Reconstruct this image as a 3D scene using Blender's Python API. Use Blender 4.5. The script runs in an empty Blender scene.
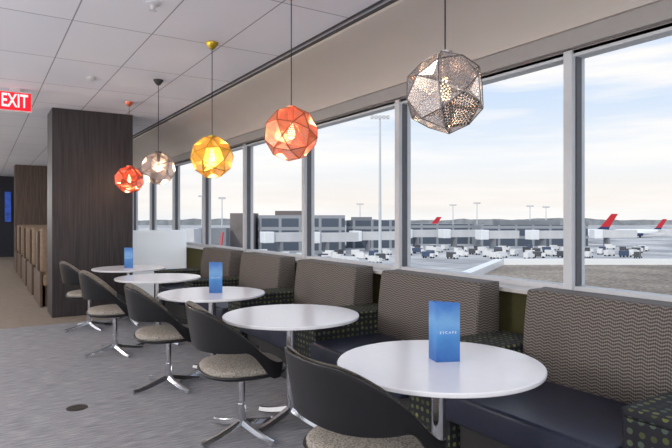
import bpy, bmesh, math, random
from mathutils import Vector, Matrix
random.seed(7)
scene=bpy.context.scene
try:
    scene.view_settings.view_transform='Standard'
except Exception: pass
COL=scene.collection
F=560.0; YAW=math.atan(356/560); S=math.sin(YAW); C=math.cos(YAW); EYE=1.40
def P(px,d,z=0.0):
    a=(px-336)/F*d
    return Vector((d*S+a*C, d*C-a*S, z))
def lin(c):
    c=c/255.0
    return c/12.92 if c<=0.04045 else ((c+0.055)/1.055)**2.4
def rgb(r,g,b): return (lin(r),lin(g),lin(b),1)

# ---------------- materials
class NT:
    def __init__(s,name):
        s.m=bpy.data.materials.new(name); s.m.use_nodes=True
        s.n=s.m.node_tree.nodes; s.l=s.m.node_tree.links
        s.b=s.n['Principled BSDF']; s.out=s.n['Material Output']
    def node(s,t,**k):
        x=s.n.new(t)
        for a,v in k.items(): setattr(x,a,v)
        return x
    def link(s,a,b): s.l.new(a,b)
    def math(s,op,a,b=None,c=None):
        x=s.node('ShaderNodeMath',operation=op)
        for i,v in enumerate((a,b,c)):
            if v is None: continue
            if isinstance(v,(int,float)): x.inputs[i].default_value=v
            else: s.link(v,x.inputs[i])
        return x.outputs[0]
    def coords(s,kind='Object',scale=(1,1,1),rot=(0,0,0)):
        tc=s.node('ShaderNodeTexCoord'); mp=s.node('ShaderNodeMapping')
        mp.inputs['Scale'].default_value=scale; mp.inputs['Rotation'].default_value=rot
        s.link(tc.outputs[kind],mp.inputs['Vector']); return mp.outputs['Vector']
    def ramp(s,fac,stops):
        r=s.node('ShaderNodeValToRGB'); s.link(fac,r.inputs['Fac'])
        e=r.color_ramp.elements
        e[0].position,e[0].color=stops[0]; e[1].position,e[1].color=stops[-1]
        for p,c in stops[1:-1]:
            x=e.new(p); x.color=c
        return r.outputs['Color']
    def bump(s,h,strength=0.3,dist=0.01):
        b=s.node('ShaderNodeBump'); b.inputs['Strength'].default_value=strength; b.inputs['Distance'].default_value=dist
        s.link(h,b.inputs['Height']); s.link(b.outputs['Normal'],s.b.inputs['Normal'])
def simple(name,col,rough=0.5,metal=0.0,var=0.06,scale=20,emit=0,bump=0.0,spec=0.5):
    t=NT(name); t.b.inputs['Roughness'].default_value=rough; t.b.inputs['Metallic'].default_value=metal
    t.b.inputs['Specular IOR Level'].default_value=spec
    v=t.coords('Object'); n=t.node('ShaderNodeTexNoise'); n.inputs['Scale'].default_value=scale; t.link(v,n.inputs['Vector'])
    c1=tuple(min(1,x*(1-var)) for x in col[:3])+(1,); c2=tuple(min(1,x*(1+var)) for x in col[:3])+(1,)
    o=t.ramp(n.outputs['Fac'],[(0.3,c1),(0.7,c2)]); t.link(o,t.b.inputs['Base Color'])
    if emit:
        t.link(o,t.b.inputs['Emission Color']); t.b.inputs['Emission Strength'].default_value=emit
    if bump: t.bump(n.outputs['Fac'],bump)
    return t.m
M={}
M['white_top']=simple('table_white_laminate',rgb(246,246,249),0.2,var=0.01,spec=0.6)
M['chrome']=simple('polished_chrome',rgb(220,220,223),0.14,1.0,var=0.02)
M['black_shell']=simple('black_shell_plastic',rgb(24,24,27),0.3,var=0.05)
M['mullion']=simple('window_frame_grey',rgb(205,207,210),0.5,var=0.02)
M['mull_dark']=simple('window_gasket_dark',rgb(88,90,96),0.5)
M['navy']=simple('navy_leather',rgb(46,50,68),0.34,var=0.1,scale=60,bump=0.08)
M['sill']=simple('sill_offwhite',rgb(214,210,204),0.5,var=0.02)
M['olive']=simple('wall_olive_paint',rgb(104,100,62),0.8,var=0.05)
M['bulk']=simple('bulkhead_beige_paint',rgb(192,183,175),0.8,var=0.015,scale=3)
M['shade']=simple('roller_shade_grey',rgb(160,155,152),0.7,var=0.02)
M['dark']=simple('dark_slot',rgb(60,58,58),0.7)
M['black']=simple('cord_black',rgb(20,20,20),0.5)
M['partition']=simple('pale_partition_added_glow',rgb(232,240,248),0.3,var=0.02,scale=3,emit=.28)  # emission added to brighten the partition, which is no light source
M['booth']=simple('booth_tan_fabric',rgb(138,118,98),0.8,var=0.1)
M['booth_frame']=simple('booth_frame_walnut',rgb(92,74,60),0.5,var=0.08)
M['farwall']=simple('far_wall_charcoal',rgb(40,42,50),0.8)
M['farwhite']=simple('far_wall_white',rgb(205,205,208),0.8)
M['bldg_grey']=simple('terminal_grey_cladding',rgb(130,134,140),0.7,var=0.1,scale=.2)
M['bldg_light']=simple('terminal_light_cladding',rgb(204,204,206),0.7,var=0.08,scale=.2)
M['bldg_tan']=simple('terminal_brown_cladding',rgb(118,110,108),0.8,var=0.15,scale=.2)
M['tree']=simple('treeline_foliage',rgb(138,142,146),0.95,var=0.2,scale=.1)
M['plane_white']=simple('aircraft_white',rgb(236,238,240),0.35,var=0.01)
M['plane_red']=simple('aircraft_red',rgb(196,36,48),0.35,var=0.02)
M['plane_blue']=simple('aircraft_blue',rgb(34,52,96),0.35,var=0.02)
M['mast']=simple('mast_galvanised',rgb(196,200,204),0.5,var=0.04)
M['truck_white']=simple('truck_white_paint',rgb(225,225,225),0.4)
M['truck_blue']=simple('truck_blue_paint',rgb(70,84,110),0.4)
M['truck_dark']=simple('truck_dark_paint',rgb(80,80,84),0.4)
M['tyre']=simple('rubber_tyre',rgb(28,28,30),0.8)
M['brass_disc']=simple('floor_outlet_metal',rgb(84,80,76),0.4,0.6)
M['signwhite']=simple('exit_sign_housing',rgb(222,216,216),0.5,var=0.01)
M['red']=simple('exit_sign_red_panel',rgb(226,14,38),0.5,var=0.01,emit=.7)
M['exit_letter']=simple('exit_sign_pale_letters',rgb(255,226,228),0.5,var=0.01,emit=.7)
M['text_white']=simple('printed_white_ink',rgb(235,240,245),0.6,var=0.01)
M['screen']=simple('blue_screen',rgb(34,70,156),0.4,var=0.5,scale=5,emit=.5)
M['bulb']=simple('warm_bulb',(1,0.78,0.5,1),0.5,emit=3.0,var=0.01)
def metal_lamp(name,col,rough,em=0):
    return simple(name,col,rough,1.0,var=0.06,emit=em)  # em paints some of the bulb's glow into the shade metal
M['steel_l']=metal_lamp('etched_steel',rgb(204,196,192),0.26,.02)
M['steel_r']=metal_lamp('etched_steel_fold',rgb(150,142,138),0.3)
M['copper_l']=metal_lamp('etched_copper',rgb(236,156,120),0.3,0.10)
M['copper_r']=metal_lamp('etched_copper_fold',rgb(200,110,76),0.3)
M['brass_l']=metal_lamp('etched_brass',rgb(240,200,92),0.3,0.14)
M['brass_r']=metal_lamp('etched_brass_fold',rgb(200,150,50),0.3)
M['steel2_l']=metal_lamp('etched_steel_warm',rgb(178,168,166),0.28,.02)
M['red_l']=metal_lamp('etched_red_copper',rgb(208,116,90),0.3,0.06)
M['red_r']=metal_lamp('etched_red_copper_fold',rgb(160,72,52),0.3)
M['brass_c']=metal_lamp('brass_canopy',rgb(190,160,60),0.3)
def wood(name,c1,c2):
    t=NT(name); t.b.inputs['Roughness'].default_value=0.5
    v=t.coords('Object',(14,14,.6)); n=t.node('ShaderNodeTexNoise'); n.inputs['Scale'].default_value=3; n.inputs['Detail'].default_value=6
    t.link(v,n.inputs['Vector']); t.link(t.ramp(n.outputs['Fac'],[(0.3,c1),(0.7,c2)]),t.b.inputs['Base Color']); return t.m
M['wood']=wood('dark_wood_laminate',rgb(34,30,32),rgb(62,54,56))
M['wood2']=wood('brown_wood_laminate',rgb(66,52,44),rgb(100,82,70))
def carpet(name,cols):
    t=NT(name); t.b.inputs['Roughness'].default_value=0.95; t.b.inputs['Specular IOR Level'].default_value=0.1
    v=t.coords('Object',(7,75,1)); n=t.node('ShaderNodeTexNoise'); n.inputs['Scale'].default_value=1; n.inputs['Detail'].default_value=4; t.link(v,n.inputs['Vector'])
    v2=t.coords('Object',(1,1,1)); n2=t.node('ShaderNodeTexNoise'); n2.inputs['Scale'].default_value=170; t.link(v2,n2.inputs['Vector'])
    mx=t.math('MULTIPLY_ADD',n2.outputs['Fac'],.5,t.math('MULTIPLY',n.outputs['Fac'],.5))
    t.link(t.ramp(mx,cols),t.b.inputs['Base Color']); t.bump(mx,.2,.002); return t.m
M['carpet']=carpet('grey_streaked_carpet',[(0.38,rgb(118,120,126)),(0.5,rgb(148,148,152)),(0.62,rgb(180,177,175))])
M['carpet2']=carpet('tan_plank_carpet',[(0.38,rgb(118,108,98)),(0.5,rgb(146,134,122)),(0.62,rgb(172,160,146))])
t=NT('ceiling_tiles'); v=t.coords('Object'); br=t.node('ShaderNodeTexBrick',offset=0.0); t.link(v,br.inputs['Vector'])
br.inputs['Scale'].default_value=1; br.inputs['Brick Width'].default_value=.62; br.inputs['Row Height'].default_value=1.22; br.inputs['Mortar Size'].default_value=.006
br.inputs['Color1'].default_value=rgb(226,227,235); br.inputs['Color2'].default_value=rgb(222,223,232); br.inputs['Mortar'].default_value=rgb(150,150,158)
t.link(br.outputs['Color'],t.b.inputs['Base Color']); t.b.inputs['Roughness'].default_value=.9; M['ceil']=t.m
t=NT('grey_wavy_woven_fabric'); tc=t.node('ShaderNodeTexCoord'); su=t.node('ShaderNodeSeparateXYZ'); t.link(tc.outputs['UV'],su.inputs[0])
U,V=su.outputs['X'],su.outputs['Y']
wv=t.math('MULTIPLY',t.math('SINE',t.math('MULTIPLY',U,math.tau/.060)),.0046)
hh=t.math('SINE',t.math('MULTIPLY',t.math('ADD',V,wv),math.tau/.0175))
dd=t.math('SINE',t.math('MULTIPLY',U,math.tau/.0110))
h=t.math('MULTIPLY_ADD',hh,.34,t.math('MULTIPLY_ADD',dd,.16,.5))
t.link(t.ramp(h,[(0.1,rgb(56,50,48)),(0.5,rgb(94,87,82)),(0.92,rgb(140,131,122))]),t.b.inputs['Base Color']); t.b.inputs['Roughness'].default_value=.65
t.bump(h,.6,.003); M['weave']=t.m
t=NT('grey_beige_tweed'); v=t.coords('Object'); n=t.node('ShaderNodeTexVoronoi'); n.inputs['Scale'].default_value=120; t.link(v,n.inputs['Vector'])
t.link(t.ramp(n.outputs['Distance'],[(0.1,rgb(194,186,174)),(0.75,rgb(124,117,108))]),t.b.inputs['Base Color']); t.b.inputs['Roughness'].default_value=.9; t.bump(n.outputs['Distance'],.35,.003); M['tweed']=t.m
t=NT('dotted_navy_fabric'); v=t.coords('UV',(22,22,22)); n=t.node('ShaderNodeTexVoronoi',voronoi_dimensions='2D'); n.inputs['Scale'].default_value=1; n.inputs['Randomness'].default_value=0.2; t.link(v,n.inputs['Vector'])
lt=t.math('LESS_THAN',n.outputs['Distance'],.28)
sp=t.node('ShaderNodeSeparateColor'); t.link(n.outputs['Color'],sp.inputs[0])
dc=t.ramp(sp.outputs[0],[(0.0,rgb(50,56,42)),(0.4,rgb(102,108,54)),(0.7,rgb(72,86,80)),(1.0,rgb(126,126,74))])
mx=t.node('ShaderNodeMix',data_type='RGBA'); t.link(lt,mx.inputs[0]); mx.inputs[6].default_value=rgb(32,33,40); t.link(dc,mx.inputs[7])
t.link(mx.outputs[2],t.b.inputs['Base Color']); t.b.inputs['Roughness'].default_value=.8; M['dots']=t.m
t=NT('blue_card_print'); v=t.coords('Object'); sx=t.node('ShaderNodeSeparateXYZ'); t.link(v,sx.inputs[0])
n=t.node('ShaderNodeTexNoise'); n.inputs['Scale'].default_value=14; n.inputs['Detail'].default_value=3; t.link(v,n.inputs['Vector'])
ad=t.math('MULTIPLY_ADD',n.outputs['Fac'],.10,sx.outputs['Z'])
t.link(t.ramp(ad,[(0.05,rgb(44,100,172)),(0.17,rgb(76,142,206)),(0.23,rgb(118,172,222)),(0.32,rgb(62,122,198))]),t.b.inputs['Base Color']); t.b.inputs['Roughness'].default_value=.35; M['card']=t.m
t=NT('window_glass'); t.n.remove(t.b); tr=t.node('ShaderNodeBsdfTransparent')
tr.inputs['Color'].default_value=(.98,.99,.99,1); t.link(tr.outputs[0],t.out.inputs['Surface']); M['glass']=t.m
t=NT('airport_apron_concrete'); v=t.coords('Object'); br=t.node('ShaderNodeTexBrick',offset=0.0); t.link(v,br.inputs['Vector'])
br.inputs['Scale'].default_value=1; br.inputs['Brick Width'].default_value=9; br.inputs['Row Height'].default_value=9; br.inputs['Mortar Size'].default_value=.25
br.inputs['Color1'].default_value=rgb(208,207,206); br.inputs['Color2'].default_value=rgb(188,188,189); br.inputs['Mortar'].default_value=rgb(150,152,156)
n=t.node('ShaderNodeTexNoise'); n.inputs['Scale'].default_value=.05; n.inputs['Detail'].default_value=6; t.link(v,n.inputs['Vector'])
mx=t.node('ShaderNodeMix',data_type='RGBA',blend_type='MULTIPLY'); mx.inputs[0].default_value=1; t.link(br.outputs['Color'],mx.inputs[6]); t.link(t.ramp(n.outputs['Fac'],[(0.4,(.6,.6,.62,1)),(0.58,(1,1,1,1))]),mx.inputs[7])
t.link(mx.outputs[2],t.b.inputs['Base Color']); t.b.inputs['Roughness'].default_value=.9; M['apron']=t.m
t=NT('roof_gravel'); v=t.coords('Object'); n=t.node('ShaderNodeTexNoise'); n.inputs['Scale'].default_value=7; n.inputs['Detail'].default_value=8; n.inputs['Roughness'].default_value=.7; t.link(v,n.inputs['Vector'])
n2=t.node('ShaderNodeTexNoise'); n2.inputs['Scale'].default_value=.35; n2.inputs['Detail'].default_value=3; t.link(v,n2.inputs['Vector'])
ad=t.math('MULTIPLY_ADD',n2.outputs['Fac'],.35,t.math('MULTIPLY',n.outputs['Fac'],.65))
t.link(t.ramp(ad,[(.38,rgb(96,86,78)),(.5,rgb(138,127,116)),(.62,rgb(180,168,153))]),t.b.inputs['Base Color']); t.b.inputs['Roughness'].default_value=.95; M['gravel']=t.m
t=NT('terminal_banded_facade'); v=t.coords('Object'); sx=t.node('ShaderNodeSeparateXYZ'); t.link(v,sx.inputs[0])
gz=t.math('GREATER_THAN',t.math('FRACT',t.math('MULTIPLY',sx.outputs['Z'],.27)),.72)
gx=t.math('GREATER_THAN',t.math('FRACT',t.math('MULTIPLY',sx.outputs['X'],.16)),.86)
t.link(t.ramp(t.math('MAXIMUM',gz,gx),[(0,rgb(78,88,102)),(1,rgb(150,154,160))]),t.b.inputs['Base Color']); t.b.inputs['Roughness'].default_value=.35; M['facade']=t.m  # both facade tones lightened, distance haze is painted into them

# ---------------- mesh helpers
def box_uv(me):
    uv=me.uv_layers.new(name='UVMap')
    for p in me.polygons:
        n=p.normal; ax=max(range(3),key=lambda i:abs(n[i]))
        for li in p.loop_indices:
            c=me.vertices[me.loops[li].vertex_index].co
            uv.data[li].uv={0:(c.y,c.z),1:(c.x,c.z),2:(c.y,c.x)}[ax]
def mkobj(name,bm,mat,parent=None,loc=(0,0,0),smooth=False,uv=False,rotz=0):
    bmesh.ops.recalc_face_normals(bm,faces=bm.faces)
    me=bpy.data.meshes.new(name); bm.to_mesh(me); bm.free()
    me.materials.append(mat)
    if smooth:
        for p in me.polygons: p.use_smooth=True
    if uv: box_uv(me)
    o=bpy.data.objects.new(name,me); COL.objects.link(o); o.location=loc; o.rotation_euler=(0,0,rotz)
    if parent: o.parent=parent
    return o
def empty(name,loc,label=None,cat=None,rotz=0,group=None):
    o=bpy.data.objects.new(name,None); COL.objects.link(o); o.location=loc; o.rotation_euler=(0,0,rotz); o.empty_display_size=.1
    if label: o['label']=label
    if cat: o['category']=cat
    if group: o['group']=group
    return o
def tag(o,label,cat,group=None):
    o['label']=label; o['category']=cat
    if group: o['group']=group
    return o
def struct(o,label=None):
    o['kind']='structure'
    if label: o['label']=label
    return o
def addbox(bm,x0,x1,y0,y1,z0,z1,bev=0,seg=2):
    r=bmesh.ops.create_cube(bm,size=1)
    vs=r['verts']
    for v in vs:
        v.co=Vector((x0 if v.co.x<0 else x1, y0 if v.co.y<0 else y1, z0 if v.co.z<0 else z1))
    if bev:
        es=list({e for v in vs for e in v.link_edges})
        bmesh.ops.bevel(bm,geom=es,offset=bev,segments=seg,profile=.5,affect='EDGES')
def boxo(name,x0,x1,y0,y1,z0,z1,mat,parent=None,loc=(0,0,0),bev=0,seg=2,uv=False,smooth=False,rotz=0):
    bm=bmesh.new(); addbox(bm,x0,x1,y0,y1,z0,z1,bev,seg); return mkobj(name,bm,mat,parent,loc,smooth,uv,rotz)
def lathe(bm,prof,n=32,cx=0,cy=0):
    rings=[]
    for r,z in prof:
        if r<1e-6: rings.append([bm.verts.new((cx,cy,z))])
        else: rings.append([bm.verts.new((cx+r*math.cos(2*math.pi*i/n),cy+r*math.sin(2*math.pi*i/n),z)) for i in range(n)])
    for a,b in zip(rings[:-1],rings[1:]):
        for i in range(n):
            j=(i+1)%n
            if len(a)==1 and len(b)==1: continue
            if len(a)==1: bm.faces.new((a[0],b[i],b[j]))
            elif len(b)==1: bm.faces.new((a[i],a[j],b[0]))
            else: bm.faces.new((a[i],a[j],b[j],b[i]))
def autosmooth(o,ang=35):
    me=o.data
    bm=bmesh.new(); bm.from_mesh(me)
    for e in bm.edges:
        if len(e.link_faces)==2 and e.calc_face_angle()>math.radians(ang): e.smooth=False
    bm.to_mesh(me); bm.free()
def latheo(name,prof,mat,parent=None,loc=(0,0,0),n=32,smooth=True):
    bm=bmesh.new(); lathe(bm,prof,n); o=mkobj(name,bm,mat,parent,loc,smooth); autosmooth(o,40)
    return o
def text_mesh(name,body,size,mat,parent,loc,rot,extrude=.001,align='CENTER',sx=1,off=0):
    cu=bpy.data.curves.new(name,'FONT'); cu.body=body; cu.size=size; cu.extrude=extrude; cu.align_x=align; cu.align_y='CENTER'; cu.offset=off
    tmp=bpy.data.objects.new(name+'_tmp',cu); COL.objects.link(tmp)
    dg=bpy.context.evaluated_depsgraph_get(); me=bpy.data.meshes.new_from_object(tmp.evaluated_get(dg))
    bpy.data.objects.remove(tmp); bpy.data.curves.remove(cu)
    for v in me.vertices: v.co.x*=sx
    me.materials.clear(); me.materials.append(mat)
    o=bpy.data.objects.new(name,me); COL.objects.link(o); o.parent=parent; o.location=loc; o.rotation_euler=rot
    return o
def kids(root):
    return [o for o in bpy.data.objects if o.parent==root]
def dup(root,loc,rotz=None,label=None):
    n=root.copy(); COL.objects.link(n); n.location=loc
    if rotz is not None: n.rotation_euler=(0,0,rotz)
    if label: n['label']=label
    def rec(a,b):
        for k in kids(a):
            if k is b: continue
            c=k.copy(); COL.objects.link(c); c.parent=b; rec(k,c)
    rec(root,n)
    return n

# ---------------- room
XW=3.3; CZ=2.98
def slab(name,x0,x1,y0,y1,z0,z1,mat,label=None):
    return struct(boxo(name,x0,x1,y0,y1,z0,z1,mat),label)
slab('floor',-6,XW+.1,-4,8.3,-.1,0,M['carpet'],'grey streaked carpet floor')
slab('floor_walkway',-6,XW+.1,8.3,26,-.1,0,M['carpet2'],'tan plank patterned carpet')
slab('ceiling',-6,XW+.1,-4,26,CZ,CZ+.1,M['ceil'],'suspended white ceiling tiles')
slab('wall_window',3.2,XW+.08,-4,26,0,.90,M['olive'],'low olive wall under the windows')
slab('wall_header',3.24,XW+.08,-4,26,2.47,CZ,M['shade'])
slab('wall_end',-6,XW+.1,24,24.2,0,CZ,M['farwall'],'charcoal end wall')
slab('trim_1',3.06,XW+.12,-4,24,.90,.925,M['sill'],'off-white window sill ledge')
prof=[(2.52,CZ+.01),(2.52,2.94),(2.56,2.925),(2.72,2.90),(2.90,2.83),(3.04,2.74),(3.12,2.66),(3.14,2.60),(3.18,2.60),(3.18,2.50),(3.30,2.50),(3.30,CZ+.01)]
bm=bmesh.new(); A=[bm.verts.new((x,-4,z)) for x,z in prof]; B=[bm.verts.new((x,24,z)) for x,z in prof]
for i in range(len(prof)):
    j=(i+1)%len(prof); bm.faces.new((A[i],A[j],B[j],B[i]))
bm.faces.new(A); bm.faces.new(B)
o=struct(mkobj('trim_2',bm,M['bulk'],smooth=True),'beige curved bulkhead above the windows'); autosmooth(o,30)
slab('trim_3',3.165,3.185,-4,24,2.49,2.60,M['shade'],'grey roller shade fascia')
slab('trim_4',2.44,2.46,-4,24,CZ-.008,CZ+.004,M['dark'],'dark ceiling slot')
slab('trim_5',2.505,2.522,-4,24,CZ-.02,CZ+.004,M['dark'],'dark ceiling slot')
Y0=2.263; DY=1.765
ys=[Y0+DY*n for n in range(-3,13)]
for i in range(len(ys)-1):
    a,b=ys[i],ys[i+1]
    bm=bmesh.new()
    addbox(bm,3.22,3.36,a-.03,a+.03,.925,2.49)
    addbox(bm,3.24,3.34,a,b,.925,.965); addbox(bm,3.24,3.34,a,b,2.45,2.49)
    w=struct(mkobj('window_%d'%(i+1),bm,M['mullion']),'grey aluminium framed picture window')
    boxo('gasket',3.26,3.31,a-.042,a+.042,.925,2.49,M['mull_dark'],w)
    boxo('glass_pane',3.285,3.290,a+.04,b-.04,.96,2.455,M['glass'],w)
def column(x0,x1,y0,y1,mat,label):
    r=boxo('wall_column',x0,x1,y0,y1,0,CZ-.001,mat,bev=.004,seg=1); struct(r,label)
column(.86,1.96,8.84,9.5,M['wood'],'dark wood laminate clad column')
column(.86,1.96,18.7,19.4,M['wood2'],'brown wood laminate clad column')
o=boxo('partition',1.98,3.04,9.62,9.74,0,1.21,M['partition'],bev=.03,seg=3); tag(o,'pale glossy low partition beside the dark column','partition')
def booth():
    r=empty('booth_bench',(0,0,0),'tan upholstered high-backed booth bench','booth',group='booth benches along the walkway')
    boxo('backrest',.84,2.3,-.16,.16,.16,1.24,M['booth'],r,bev=.06,seg=4,smooth=True)
    boxo('end_panel',.80,.84,-.60,.60,0,.55,M['booth_frame'],r,bev=.008)
    boxo('end_panel',.80,.84,-.10,.10,.55,1.20,M['booth_frame'],r,bev=.008)
    boxo('seat',.84,2.3,.16,.62,.32,.52,M['booth'],r,bev=.05,seg=3)
    boxo('seat',.84,2.3,-.62,-.16,.32,.52,M['booth'],r,bev=.05,seg=3)
    boxo('base',.88,2.28,-.56,.56,0,.32,M['wood2'],r)
    return r
b=booth(); b.location=(0,10.6,0)
for y in (12.3,14.0,15.7,17.4): dup(b,(0,y,0))
o=boxo('wall_screen',-.10,.10,-.04,0,0,1.1,M['screen'],loc=(.87,23.96,1.30)); tag(o,'tall glowing blue display screen on dark wall','screen')
ex=empty('exit_sign',(.355,7.84,CZ),'illuminated red ceiling sign with pale EXIT letters','exit sign')
boxo('housing',-.19,.185,-.03,.03,-.275,-.035,M['signwhite'],ex,bev=.006)
boxo('red_panel',-.178,.173,-.036,-.0302,-.262,-.048,M['red'],ex)
boxo('mount',-.06,.06,-.03,.03,-.035,0,M['signwhite'],ex)
text_mesh('lettering','EXIT',.225,M['exit_letter'],ex,(-.002,-.038,-.155),(math.pi/2,0,0),sx=.62,extrude=.0015,off=.004)
o=latheo('floor_outlet',[(0,0.0),(.075,0.0),(.075,.003),(.066,.005),(.05,.004),(0,.004)],M['brass_disc'],loc=tuple(P(77,4.15,0))); tag(o,'round dark metal floor outlet cover in carpet','floor outlet')
def ceil_bit(px,d,name,label,cat,prof):
    o=latheo(name,prof,M['farwhite'],loc=tuple(P(px,d,CZ))); tag(o,label,cat)
ceil_bit(153,4.1,'sprinkler_head','white ceiling sprinkler head','sprinkler',[(0,0),(.05,0),(.05,-.012),(.02,-.02),(.015,-.05),(.03,-.055),(0,-.055)])
ceil_bit(91,6.25,'smoke_detector','round white ceiling smoke detector','smoke detector',[(0,0),(.05,0),(.05,-.02),(.035,-.03),(0,-.03)])

# ---------------- tables
TAB=[(1.79,1.93),(1.82,3.44),(1.755,4.83),(1.71,6.45),(1.70,7.88)]
R=.47
def star_base(root,L,hub_z,name='leg',n=4,off=.4,w=.022):
    for k in range(n):
        a=off+k*2*math.pi/n
        bm=bmesh.new(); rows=[]
        for s in range(9):
            t_=s/8; r=.02+ (L-.02)*t_; z=hub_z*(1-t_)**1.5+.022; ww=w*(1-.35*t_); th=.012*(1-.3*t_)+.004
            rows.append([bm.verts.new((r,-ww,z-th)),bm.verts.new((r,ww,z-th)),bm.verts.new((r,ww*.6,z+th)),bm.verts.new((r,-ww*.6,z+th))])
        for q,p in zip(rows[:-1],rows[1:]):
            for i in range(4): bm.faces.new((q[i],q[(i+1)%4],p[(i+1)%4],p[i]))
        bm.faces.new(rows[0]); bm.faces.new(rows[-1])
        lathe(bm,[(0,0),(.018,0),(.018,.012),(0,.014)],12,L-.015,0)
        mkobj(name,bm,M['chrome'],root,rotz=a,smooth=False)
def table():
    r=empty('round_table',(0,0,0),'round white laminate cafe table on chrome pedestal','table',group='round cafe tables')
    latheo('tabletop',[(0,.717),(R-.02,.717),(R-.003,.720),(R,.725),(R,.736),(R-.004,.740),(0,.740)],M['white_top'],r,n=96)
    latheo('pole',[(0,.06),(.034,.06),(.034,.69),(.09,.70),(.09,.716),(0,.716)],M['chrome'],r,n=24)
    star_base(r,.32,.07,w=.028)
    return r
t0=table(); t0.location=(*TAB[0],0)
for x,y in TAB[1:]: dup(t0,(x,y,0),random.uniform(-.3,.3))

# ---------------- chairs
def sm(a,b,x):
    t_=max(0,min(1,(x-a)/(b-a))); return t_*t_*(3-2*t_)
def shell_pt(th,v,inner=0,ext=0):
    at=abs(th)
    zt=.855-.345*sm(28,128,at)
    zb=.60-.19*sm(76,120,at)
    zt-=ext; zb+=abs(ext) if at<60 else 0
    z=zb+(zt-zb)*v
    hr=max(0,(z-.41)/.44)
    r=.272+.082*hr**.8*(1-.25*sm(60,128,at)) - inner
    c,s=math.cos(math.radians(th)),math.sin(math.radians(th))
    p=2.5; k=(abs(c)**p+abs(s)**p)**(-1/p)
    return (-r*k*c*.97, r*k*s*1.03, z)
def chair():
    r=empty('swivel_chair',(0,0,0),'black tub swivel chair with beige tweed seat and chrome star base','chair',group='tub swivel chairs at the tables')
    NT_,NV=64,10; T=130
    bm=bmesh.new(); g=[[bm.verts.new(shell_pt(-T+2*T*i/NT_,j/NV)) for j in range(NV+1)] for i in range(NT_+1)]
    for i in range(NT_):
        for j in range(NV): bm.faces.new((g[i][j],g[i+1][j],g[i+1][j+1],g[i][j+1]))
    o=mkobj('backrest',bm,M['black_shell'],r,smooth=True)
    m=o.modifiers.new('solid','SOLIDIFY'); m.thickness=.012; m.offset=0
    m=o.modifiers.new('bev','BEVEL'); m.width=.004; m.segments=2; m.limit_method='ANGLE'
    bm=bmesh.new(); T2=96; g=[]
    for i in range(NT_+1):
        row=[]
        for j in range(NV+1):
            e=min(i,NT_-i,)/3; f=min(j,NV-j)/1.0
            pad=.008+.028*min(1,e)*min(1,f)
            row.append(bm.verts.new(shell_pt(-T2+2*T2*i/NT_,j/NV,inner=pad,ext=-.008)))
        g.append(row)
    for i in range(NT_):
        for j in range(NV): bm.faces.new((g[i][j],g[i+1][j],g[i+1][j+1],g[i][j+1]))
    mkobj('back_pad',bm,M['tweed'],r,smooth=True)['label']='beige tweed inner back pad'
    def se(rad,z,n=48):
        out=[]
        for i in range(n):
            a=2*math.pi*i/n; c,s=math.cos(a),math.sin(a); p=2.6; k=(abs(c)**p+abs(s)**p)**(-1/p)
            out.append((rad*k*c+.0,rad*k*s*1.02,z))
        return out
    def stack(levels):
        bm=bmesh.new(); rg=[[bm.verts.new(p) for p in se(a,z)] for a,z in levels]
        for a,b_ in zip(rg[:-1],rg[1:]):
            for i in range(48): bm.faces.new((a[i],a[(i+1)%48],b_[(i+1)%48],b_[i]))
        bm.faces.new(rg[0][::-1]); bm.faces.new(rg[-1]); return bm
    mkobj('seat',stack([(.08,.395),(.17,.40),(.235,.41),(.268,.425),(.276,.442),(.26,.442)]),M['black_shell'],r,smooth=True)
    mkobj('seat_cushion',stack([(.250,.436),(.262,.444),(.263,.458),(.252,.472),(.215,.481),(.1,.485),(.03,.485)]),M['tweed'],r,smooth=True)['label']='beige tweed seat cushion'
    latheo('pole',[(0,.05),(.028,.05),(.028,.2),(.022,.2),(.022,.365),(.06,.385),(.06,.40),(0,.40)],M['chrome'],r,n=20)
    star_base(r,.31,.06,w=.02)
    return r
CH=[(1.41,1.93,0.0),(1.44,3.41,-.12),(1.33,4.70,-.15),(1.19,6.17,-.15),(1.18,7.72,-.1)]
c0=chair(); c0.location=(CH[0][0],CH[0][1],0); c0.rotation_euler=(0,0,CH[0][2])
for x,y,a in CH[1:]: dup(c0,(x,y,0),a)

# ---------------- banquettes
XS=2.78; SY=[2.65,4.12,5.61,7.09]; SL=1.10
def bench(SL):
    r=empty('banquette_bench',(0,0,0),'banquette with grey woven back and navy leather seat','bench',group='banquette benches below the windows')
    bm=bmesh.new(); addbox(bm,XS,XS+.25,0,SL,.44,.972)
    bmesh.ops.subdivide_edges(bm,edges=list(bm.edges),cuts=6,use_grid_fill=True)
    for v in bm.verts:
        u=(v.co.z-.44)/.535
        if v.co.x<XS+.2: v.co.x+= .05*u*u - .012*math.sin(math.pi*min(1,max(0,v.co.y/SL)))*math.sin(math.pi*u)
    es=[e for e in bm.edges if len(e.link_faces)==2 and e.calc_face_angle()>1.2]
    bmesh.ops.bevel(bm,geom=es,offset=.022,segments=3,profile=.5,affect='EDGES')
    o=mkobj('backrest',bm,M['weave'],r,smooth=True,uv=True); o['label']='grey wavy woven upholstered back'
    o=boxo('seat_cushion',2.14,XS+.02,.004,SL-.004,.30,.46,M['navy'],r,bev=.025,seg=4,smooth=True); o['label']='navy leather seat cushion'
    boxo('base',2.26,XS+.2,.01,SL-.01,0,.30,M['dark'],r)
    return r
b1=bench(.96); b1.location=(0,1.315,0)
b0=bench(SL); b0.location=(0,SY[0],0)
for y in SY[1:]: dup(b0,(0,y,0))
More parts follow.
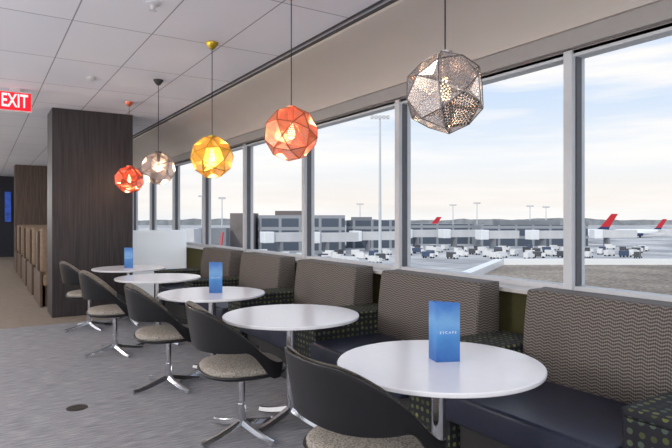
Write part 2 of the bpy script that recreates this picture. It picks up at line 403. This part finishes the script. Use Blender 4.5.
def divider():
    r=empty('divider_block',(0,0,0),'low divider block in dark fabric with green dots','divider',group='dotted divider blocks between benches')
    boxo('body',2.2,3.03,.005,.36,0,.60,M['dots'],r,bev=.01,seg=2,uv=True)
    boxo('top_pad',2.197,3.03,.004,.362,.60,.64,M['dots'],r,bev=.014,seg=3,uv=True)
    return r
ys_=[.94,2.28]+[y+SL+.003 for y in SY]
d0=divider(); d0.location=(0,ys_[0],0)
for y in ys_[1:]: dup(d0,(0,y,0))

# ---------------- tent cards
def card(loc,rz):
    r=empty('menu_card',loc,'blue sky-printed folded menu card standing on table','menu card',rotz=rz,group='folded menu cards on tables')
    w,h=.057,.272; th=.0012
    pts=[(-w,-.03),(w,-.03),(-w-.008,.055)]
    for i in range(3):
        a=Vector(pts[i]); b_=Vector(pts[(i+1)%3])
        n=Vector((b_.y-a.y,-(b_.x-a.x))).normalized()*th
        bm=bmesh.new(); q=[a,b_,b_-n,a-n]
        lo=[bm.verts.new((p.x,p.y,0)) for p in q]; hi=[bm.verts.new((p.x,p.y,h)) for p in q]
        bm.faces.new(lo); bm.faces.new(hi)
        for k in range(4): bm.faces.new((lo[k],lo[(k+1)%4],hi[(k+1)%4],hi[k]))
        mkobj('panel',bm,M['card'],r)
    text_mesh('lettering','E S C A P E',.017,M['text_white'],r,(0,-.0305,.135),(math.pi/2,0,0),.0003)
    return r
for k,(dx,dy) in ((0,(0.045,0.0)),(2,(.03,-.02)),(4,(0,0))):
    x,y=TAB[k]; card((x+dx,y+dy,.7405),-.42)

# ---------------- pendants
def lamp_meshes(rad):
    ib=bmesh.new(); bmesh.ops.create_icosphere(ib,subdivisions=1,radius=1); ib.verts.ensure_lookup_table()
    rot=Matrix.Rotation(.35,3,'X')@Matrix.Rotation(.2,3,'Y')
    facets=[]; ribs=[]
    def mid(e): return ((e.verts[0].co+e.verts[1].co)/2).normalized()
    for v in ib.verts:
        n=v.co.normalized(); ms=[mid(e) for e in v.link_edges]
        u=(ms[0]-n*ms[0].dot(n)).normalized(); w=n.cross(u)
        ms.sort(key=lambda m:math.atan2(m.dot(w),m.dot(u)))
        cen=sum(ms,Vector())/5
        for i in range(5):
            facets.append((cen,ms[i],ms[(i+1)%5],.58)); ribs.append((ms[i],ms[(i+1)%5]))
    for f in ib.faces:
        ms=[mid(e) for e in f.edges]; ce=sum(ms,Vector())/3*.86
        for i in range(3): facets.append((ce,ms[i],ms[(i+1)%3],.40))
    ib.free()
    bm=bmesh.new()
    for a,b_,c,hs in facets:
        a,b_,c=[rot@(p*rad) for p in (a,b_,c)]
        n=7 if hs>.5 else 5
        def pt(i,j): return a+(b_-a)*(i/n)+(c-a)*(j/n)
        for i in range(n):
            for j in range(n-i):
                tris=[((pt(i,j),pt(i+1,j),pt(i,j+1)), i+j==n-1)]
                if i+j<n-1: tris.append(((pt(i+1,j),pt(i+1,j+1),pt(i,j+1)),False))
                for t_,border in tris:
                    ce=(t_[0]+t_[1]+t_[2])/3
                    o=[bm.verts.new(p) for p in t_]
                    if border: bm.faces.new(o); continue
                    q=[bm.verts.new(ce+(p-ce)*hs) for p in t_]
                    for k in range(3): bm.faces.new((o[k],o[(k+1)%3],q[(k+1)%3],q[k]))
    me=bpy.data.meshes.new('lamp_shade'); bm.to_mesh(me); bm.free()
    bm=bmesh.new(); w=.0024
    for p,q in ribs:
        p,q=rot@(p*rad*1.002),rot@(q*rad*1.002); d=(q-p).normalized(); n=((p+q)/2).normalized(); s_=d.cross(n).normalized()
        vs=[[bm.verts.new(x+s_*w*sx+n*w*sy) for sx,sy in ((-1,-.5),(1,-.5),(1,.5),(-1,.5))] for x in (p,q)]
        for i in range(4): bm.faces.new((vs[0][i],vs[0][(i+1)%4],vs[1][(i+1)%4],vs[1][i]))
    m2=bpy.data.meshes.new('fold_frame'); bm.to_mesh(m2); bm.free()
    return me,m2
SH,FR=lamp_meshes(.19)
PZ=[1.985,1.99,1.955,1.975,1.93]
PM=[('steel_l','mirror steel',2.5,'steel_l','steel_r'),('copper_l','orange copper',5,'copper_l','copper_r'),('brass_l','yellow brass',9,'brass_c','brass_r'),('steel2_l','smoky steel',22,'dark','steel_r'),('red_l','red copper',24,'red_l','red_r')]
for k,(x,y) in enumerate(TAB):
    mk,nm,en,cm,rm=PM[k]
    if k==0: x+=.03; y-=.01
    r=empty('pendant_lamp',(x,y,CZ),'faceted perforated %s pendant lamp above a table'%nm,'pendant lamp',group='faceted pendant lamps over tables')
    zz=PZ[k]-CZ
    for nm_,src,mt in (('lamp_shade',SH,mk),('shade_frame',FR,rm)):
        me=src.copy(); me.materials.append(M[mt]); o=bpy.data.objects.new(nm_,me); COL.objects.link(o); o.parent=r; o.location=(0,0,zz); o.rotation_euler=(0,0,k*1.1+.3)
    latheo('canopy',[(0,0),(.055,0),(.055,-.012),(.02,-.06),(0,-.06)],M[cm],r,n=24)
    latheo('cord',[(0,-.05),(.0035,-.05),(.0035,zz+.19),(0,zz+.19)],M['black'],r,n=8)
    latheo('lamp_holder',[(0,.19),(.035,.19),(.035,.175),(.02,.17),(.02,.07),(0,.07)],M[cm],r,loc=(0,0,zz),n=20)
    latheo('bulb',[(0,.072),(.012,.07),(.015,.05),(.026,.015),(.028,-.01),(.02,-.03),(0,-.037)],M['bulb'],r,loc=(0,0,zz),n=20)
    ld=bpy.data.lights.new('bulb_light','POINT'); ld.energy=en; ld.color=(1,.74,.48); ld.shadow_soft_size=.03
    lo=bpy.data.objects.new('bulb_light',ld); COL.objects.link(lo); lo.parent=r; lo.location=(0,0,zz-.08)

# ---------------- outside
GZ=-8.5
def outbox(name,px0,px1,d,depth,z0,z1,mat,label,cat='building'):
    a=P(px0,d); b_=P(px1,d); w=(b_-a).length; c=(a+b_)/2
    o=boxo(name,-w/2,w/2,0,depth,0,z1-z0,mat,loc=(c.x,c.y,z0),rotz=-YAW); tag(o,label,cat); return o
o=boxo('apron_ground',-300,900,-500,1200,-.5,0,M['apron'],loc=(0,0,GZ)); o['kind']='structure'; o['label']='pale concrete airport apron'
pts=[P(395,13),P(500,26.5),P(640,26.5),P(1100,26.5),P(1500,6),P(400,4.6)]
bm=bmesh.new(); zt=-.75
pts=[Vector((max(p.x,3.45),p.y,0)) for p in pts]
lo=[bm.verts.new((p.x,p.y,zt-.5)) for p in pts]; hi=[bm.verts.new((p.x,p.y,zt)) for p in pts]
bm.faces.new(lo); bm.faces.new(hi)
for k in range(len(pts)): bm.faces.new((lo[k],lo[(k+1)%len(pts)],hi[(k+1)%len(pts)],hi[k]))
o=mkobj('gravel_roof',bm,M['gravel']); o['kind']='structure'; o['label']='gravel covered low roof outside the windows'
def edge_strip(p,q):
    d=(q-p); L=d.length; a=math.atan2(d.y,d.x)
    o=boxo('roof_edge',0,L,-.2,.2,0,.26,M['plane_white'],loc=(p.x,p.y,zt),rotz=a); o['kind']='structure'; o['label']='pale metal roof edge coping'
edge_strip(P(500,26.5),P(1100,26.5)); edge_strip(P(395,13),P(500,26.5))
outbox('terminal_building',258,345,175,28,GZ,2.6,M['facade'],'dark glass airport terminal with gridded facade')
outbox('terminal_building',198,226,165,6,GZ,-1.3,M['bldg_grey'],'low grey airport terminal wing')
outbox('terminal_building',230,254,172,10,GZ,3.2,M['bldg_tan'],'dark brown terminal block with flat roof')
outbox('terminal_building',347,400,192,20,GZ,.9,M['facade'],'long dark glass terminal wing')
outbox('terminal_building',403,474,222,20,GZ,-.6,M['facade'],'low terminal concourse with dark glazing')
outbox('terminal_building',481,588,205,14,GZ,-.8,M['facade'],'long dark concourse building')
outbox('rooftop_plant_room',500,560,207,9,-.79,.9,M['bldg_grey'],'grey plant room on the concourse roof')
outbox('rooftop_plant_room',275,310,178,12,2.61,4.0,M['bldg_tan'],'brown plant room on the terminal roof')
outbox('rooftop_plant_room',352,372,195,12,.91,2.1,M['bldg_grey'],'grey plant room on the terminal roof')
outbox('terminal_building',640,760,330,25,GZ,-5.0,M['bldg_light'],'low pale distant hangar')
outbox('terminal_building',134,194,150,8,GZ,-1.3,M['bldg_light'],'low pale terminal wing')
bm=bmesh.new(); prev=None
for i in range(0,241):
    p=P(-100+i*6,900); h=.8+random.uniform(-1,1.2)+1.2*math.sin(i*.13)+.8*math.sin(i*.41)
    a=bm.verts.new((p.x,p.y,GZ)); b_=bm.verts.new((p.x,p.y,h)); q=bm.verts.new((p.x+20*S,p.y+20*C,GZ))
    if prev: bm.faces.new((prev[0],a,b_,prev[1])); bm.faces.new((prev[1],b_,q,prev[2]))
    prev=(a,b_,q)
o=mkobj('tree_line',bm,M['tree']); o['kind']='stuff'; o['label']='distant hazy tree line on the horizon'; o['category']='trees'
def mast(px,d,ytop,w=.25,hd=9):
    p=P(px,d); h=EYE+(219-ytop)*d/F-GZ
    r=empty('light_mast',(p.x,p.y,GZ),'tall galvanised apron floodlight mast','light mast',rotz=-YAW,group='apron floodlight masts')
    latheo('pole',[(0,0),(w,0),(w*.5,h),(0,h)],M['mast'],r,n=12)
    hw=hd*d/F
    bm=bmesh.new(); addbox(bm,-hw,hw,-.1,.1,h-.15,h+.15)
    for q in (-1,-.5,0,.5,1): addbox(bm,hw*q-hw*.18,hw*q+hw*.18,-.4,.2,h-.5,h+.35)
    mkobj('lamp_head',bm,M['bldg_light'],r)
mast(380,140,117,.42,8)
for px,y in ((453,205),(477,203),(360,204),(530,206),(222,198),(202,196),(546,207)): mast(px,250+px*.12 if px!=222 else 240,y,.35,3)
def jetbridge(px,d,L,ang):
    p=P(px,d)
    r=empty('jet_bridge',(p.x,p.y,GZ),'white boarding bridge with wheeled support','jet bridge',rotz=ang-YAW,group='boarding bridges')
    boxo('tunnel',0,L,-1.3,1.3,3.4,6.0,M['bldg_light'],r)
    boxo('cab',-3,0,-1.9,1.9,3.1,6.3,M['plane_white'],r,bev=.2)
    boxo('support_leg',2.2,2.8,-1.6,1.6,0,3.4,M['bldg_grey'],r)
for px,d,L,a in ((272,160,11,.5),(318,158,12,.4),(360,172,13,.3),(410,200,11,.4),(448,200,12,.4),(486,186,12,.3),(536,186,12,.3),(600,196,13,.1)): jetbridge(px,d,L,a)
def plane(px,d,heading,tailm,finm,scale=1.0,label='white airliner with red and blue tail'):
    p=P(px,d)
    r=empty('airplane',(p.x,p.y,GZ),label,'airplane',rotz=heading-YAW,group=None)
    r.scale=(scale,)*3
    bm=bmesh.new(); n=20; st=[(-18,.05,4.6),(-16.5,.6,4.4),(-13,1.3,3.9),(-8,1.85,3.5),(10,1.85,3.5),(14,1.6,3.4),(16.5,.95,3.2),(17.6,.1,3.0)]
    rg=[[bm.verts.new((x,rr*math.cos(2*math.pi*i/n),z+rr*math.sin(2*math.pi*i/n))) for i in range(n)] for x,rr,z in st]
    for a,b_ in zip(rg[:-1],rg[1:]):
        for i in range(n): bm.faces.new((a[i],a[(i+1)%n],b_[(i+1)%n],b_[i]))
    bm.faces.new(rg[0]); bm.faces.new(rg[-1]); mkobj('fuselage',bm,M['plane_white'],r,smooth=True)
    def prism(name,pts,mat,axis,t0,t1):
        bm=bmesh.new(); A=[];B=[]
        for q in pts:
            if axis=='y': A.append(bm.verts.new((q[0],t0,q[1]))); B.append(bm.verts.new((q[0],t1,q[1])))
            else: A.append(bm.verts.new((q[0],q[1],t0))); B.append(bm.verts.new((q[0],q[1],t1)))
        k=len(pts)
        for i in range(k): bm.faces.new((A[i],A[(i+1)%k],B[(i+1)%k],B[i]))
        bm.faces.new(A); bm.faces.new(B); return mkobj(name,bm,mat,r)
    prism('tail_fin',[(-11.5,5),(-13.5,6.2),(-17.6,6.2),(-17,4.9)],M[finm],'y',-.15,.15)
    prism('tail_fin',[(-13.5,6.2),(-18.4,11.6),(-21.2,11.6),(-17.6,6.2)],M[tailm],'y',-.15,.15)
    for sg in (1,-1):
        prism('wing',[(4,sg*1.5),(-6,sg*16),(-7.5,sg*16),(-3,sg*1.5)],M['plane_white'],'z',2.9,3.2)
        prism('tailplane',[(-14,sg*.5),(-17.5,sg*6),(-18.8,sg*6),(-17,sg*.5)],M['plane_white'],'z',4.6,4.75)
        bm=bmesh.new(); bmesh.ops.create_cone(bm,cap_ends=True,segments=16,radius1=1.0,radius2=.75,depth=4); bmesh.ops.rotate(bm,verts=bm.verts,matrix=Matrix.Rotation(-math.pi/2,3,'Y')); bmesh.ops.translate(bm,verts=bm.verts,vec=(1.5,sg*5.5,2.0)); mkobj('engine',bm,M['plane_blue'],r)
    bm=bmesh.new()
    for x,y in ((12,0),(-1,2.5),(-1,-2.5)):
        addbox(bm,x-.15,x+.15,y-.15,y+.15,.3,2.2); addbox(bm,x-.5,x+.5,y-.3,y+.3,0,1.0)
    mkobj('landing_gear',bm,M['tyre'],r)
plane(570,242,math.pi*1.04,'plane_red','plane_blue',1.05)
plane(636,300,math.pi*1.04,'plane_red','plane_blue',.85)
plane(406,300,math.pi*1.06,'plane_red','plane_red',.95)
plane(213,128,math.pi*.62,'plane_red','plane_blue',.62)
def truck(mat,label):
    r=empty('service_truck',(0,0,GZ),label,'truck'); r.scale=(.55,.55,.55)
    boxo('cargo_box',-3,1.0,-1.1,1.1,.7,3.0,M[mat],r,bev=.05)
    boxo('cab',1.1,2.8,-1.05,1.05,.6,2.2,M['truck_white'],r,bev=.15)
    for x in (-2,1.9):
        for y in (-1.05,1.05):
            bm=bmesh.new(); bmesh.ops.create_cone(bm,cap_ends=True,segments=14,radius1=.45,radius2=.45,depth=.3); bmesh.ops.rotate(bm,verts=bm.verts,matrix=Matrix.Rotation(math.pi/2,3,'X')); bmesh.ops.translate(bm,verts=bm.verts,vec=(x,y,.45)); mkobj('wheel',bm,M['tyre'],r)
    return r
random.seed(11)
spots=[]
while len(spots)<84:
    px=random.uniform(258,645); d=random.uniform(122,156)
    if px>400: d=random.uniform(138,184)
    q=P(px,d)
    if all((q-s_).length>4.2 for s_ in spots): spots.append(q)
for gi,(mt,lb) in enumerate((('truck_white','white box service truck on the apron'),('truck_blue','blue box service truck on the apron'),('truck_dark','dark service truck on the apron'))):
    ss=spots[:46] if gi==0 else spots[46:60] if gi==1 else spots[60:]
    t_=truck(mt,lb); t_['group']='service trucks on the apron'; t_.location=(ss[0].x,ss[0].y,GZ); t_.rotation_euler=(0,0,.3)
    for p in ss[1:]: dup(t_,(p.x,p.y,GZ),random.uniform(-1,1)-YAW)

# ---------------- world & lights
w=bpy.data.worlds.new('World'); scene.world=w; w.use_nodes=True
n=w.node_tree.nodes; l=w.node_tree.links; bg=n['Background']
tc=n.new('ShaderNodeTexCoord'); sp=n.new('ShaderNodeSeparateXYZ'); l.new(tc.outputs['Generated'],sp.inputs[0])
rp=n.new('ShaderNodeValToRGB'); l.new(sp.outputs['Z'],rp.inputs[0]); e=rp.color_ramp.elements
e[0].position=0.0; e[0].color=rgb(228,228,230); e[1].position=1; e[1].color=rgb(150,185,230)
for p_,c in ((.03,rgb(236,228,222)),(.10,rgb(228,231,236)),(.2,rgb(200,215,236)),(.35,rgb(176,200,234))):
    x=e.new(p_); x.color=c
mp=n.new('ShaderNodeMapping'); mp.inputs['Scale'].default_value=(1.6,1.6,16); l.new(tc.outputs['Generated'],mp.inputs[0])
nz=n.new('ShaderNodeTexNoise'); nz.inputs['Scale'].default_value=1.6; nz.inputs['Detail'].default_value=6; nz.inputs['Roughness'].default_value=.55; l.new(mp.outputs[0],nz.inputs['Vector'])
cr=n.new('ShaderNodeValToRGB'); l.new(nz.outputs['Fac'],cr.inputs[0]); cr.color_ramp.elements[0].position=.40; cr.color_ramp.elements[1].position=.66
mx=n.new('ShaderNodeMix'); mx.data_type='RGBA'; l.new(cr.outputs['Color'],mx.inputs[0]); l.new(rp.outputs['Color'],mx.inputs[6]); mx.inputs[7].default_value=rgb(244,239,236)
l.new(mx.outputs[2],bg.inputs['Color']); bg.inputs['Strength'].default_value=1.2
def add_fill(loc,energy,color=(1,.96,.93),r=.35):  # unseen point lights added as fill to brighten the interior
    ld=bpy.data.lights.new('unseen_fill_light','POINT'); ld.energy=energy; ld.color=color; ld.shadow_soft_size=r
    o=bpy.data.objects.new('unseen_fill_light',ld); COL.objects.link(o); o.location=loc
for loc,en in (((-1.6,-2.2,1.9),110),((.6,-2.6,2.0),95),((-2.2,1.5,1.9),125),((-2.2,4.5,1.9),120),((-2.2,8,1.9),110),((-2.4,12,1.9),110),((-2.4,17,1.9),120),((-2.4,21,1.9),80)): add_fill(loc,en)
sd=bpy.data.lights.new('sun','SUN'); sd.energy=1.8; sd.angle=.02; sd.color=(1,.93,.82)
so=bpy.data.objects.new('sun',sd); COL.objects.link(so)
so.rotation_euler=Vector((.75,.45,-.6)).to_track_quat('-Z','Y').to_euler()
# ---------------- camera
cd=bpy.data.cameras.new('camera'); cam=bpy.data.objects.new('camera',cd); COL.objects.link(cam)
cam.location=(0,0,EYE); cam.rotation_euler=(math.pi/2,0,-YAW)
cd.sensor_width=36; cd.lens=F/672*36; cd.shift_y=-5/672; cd.clip_end=5000; cd.clip_start=.05
scene.camera=cam
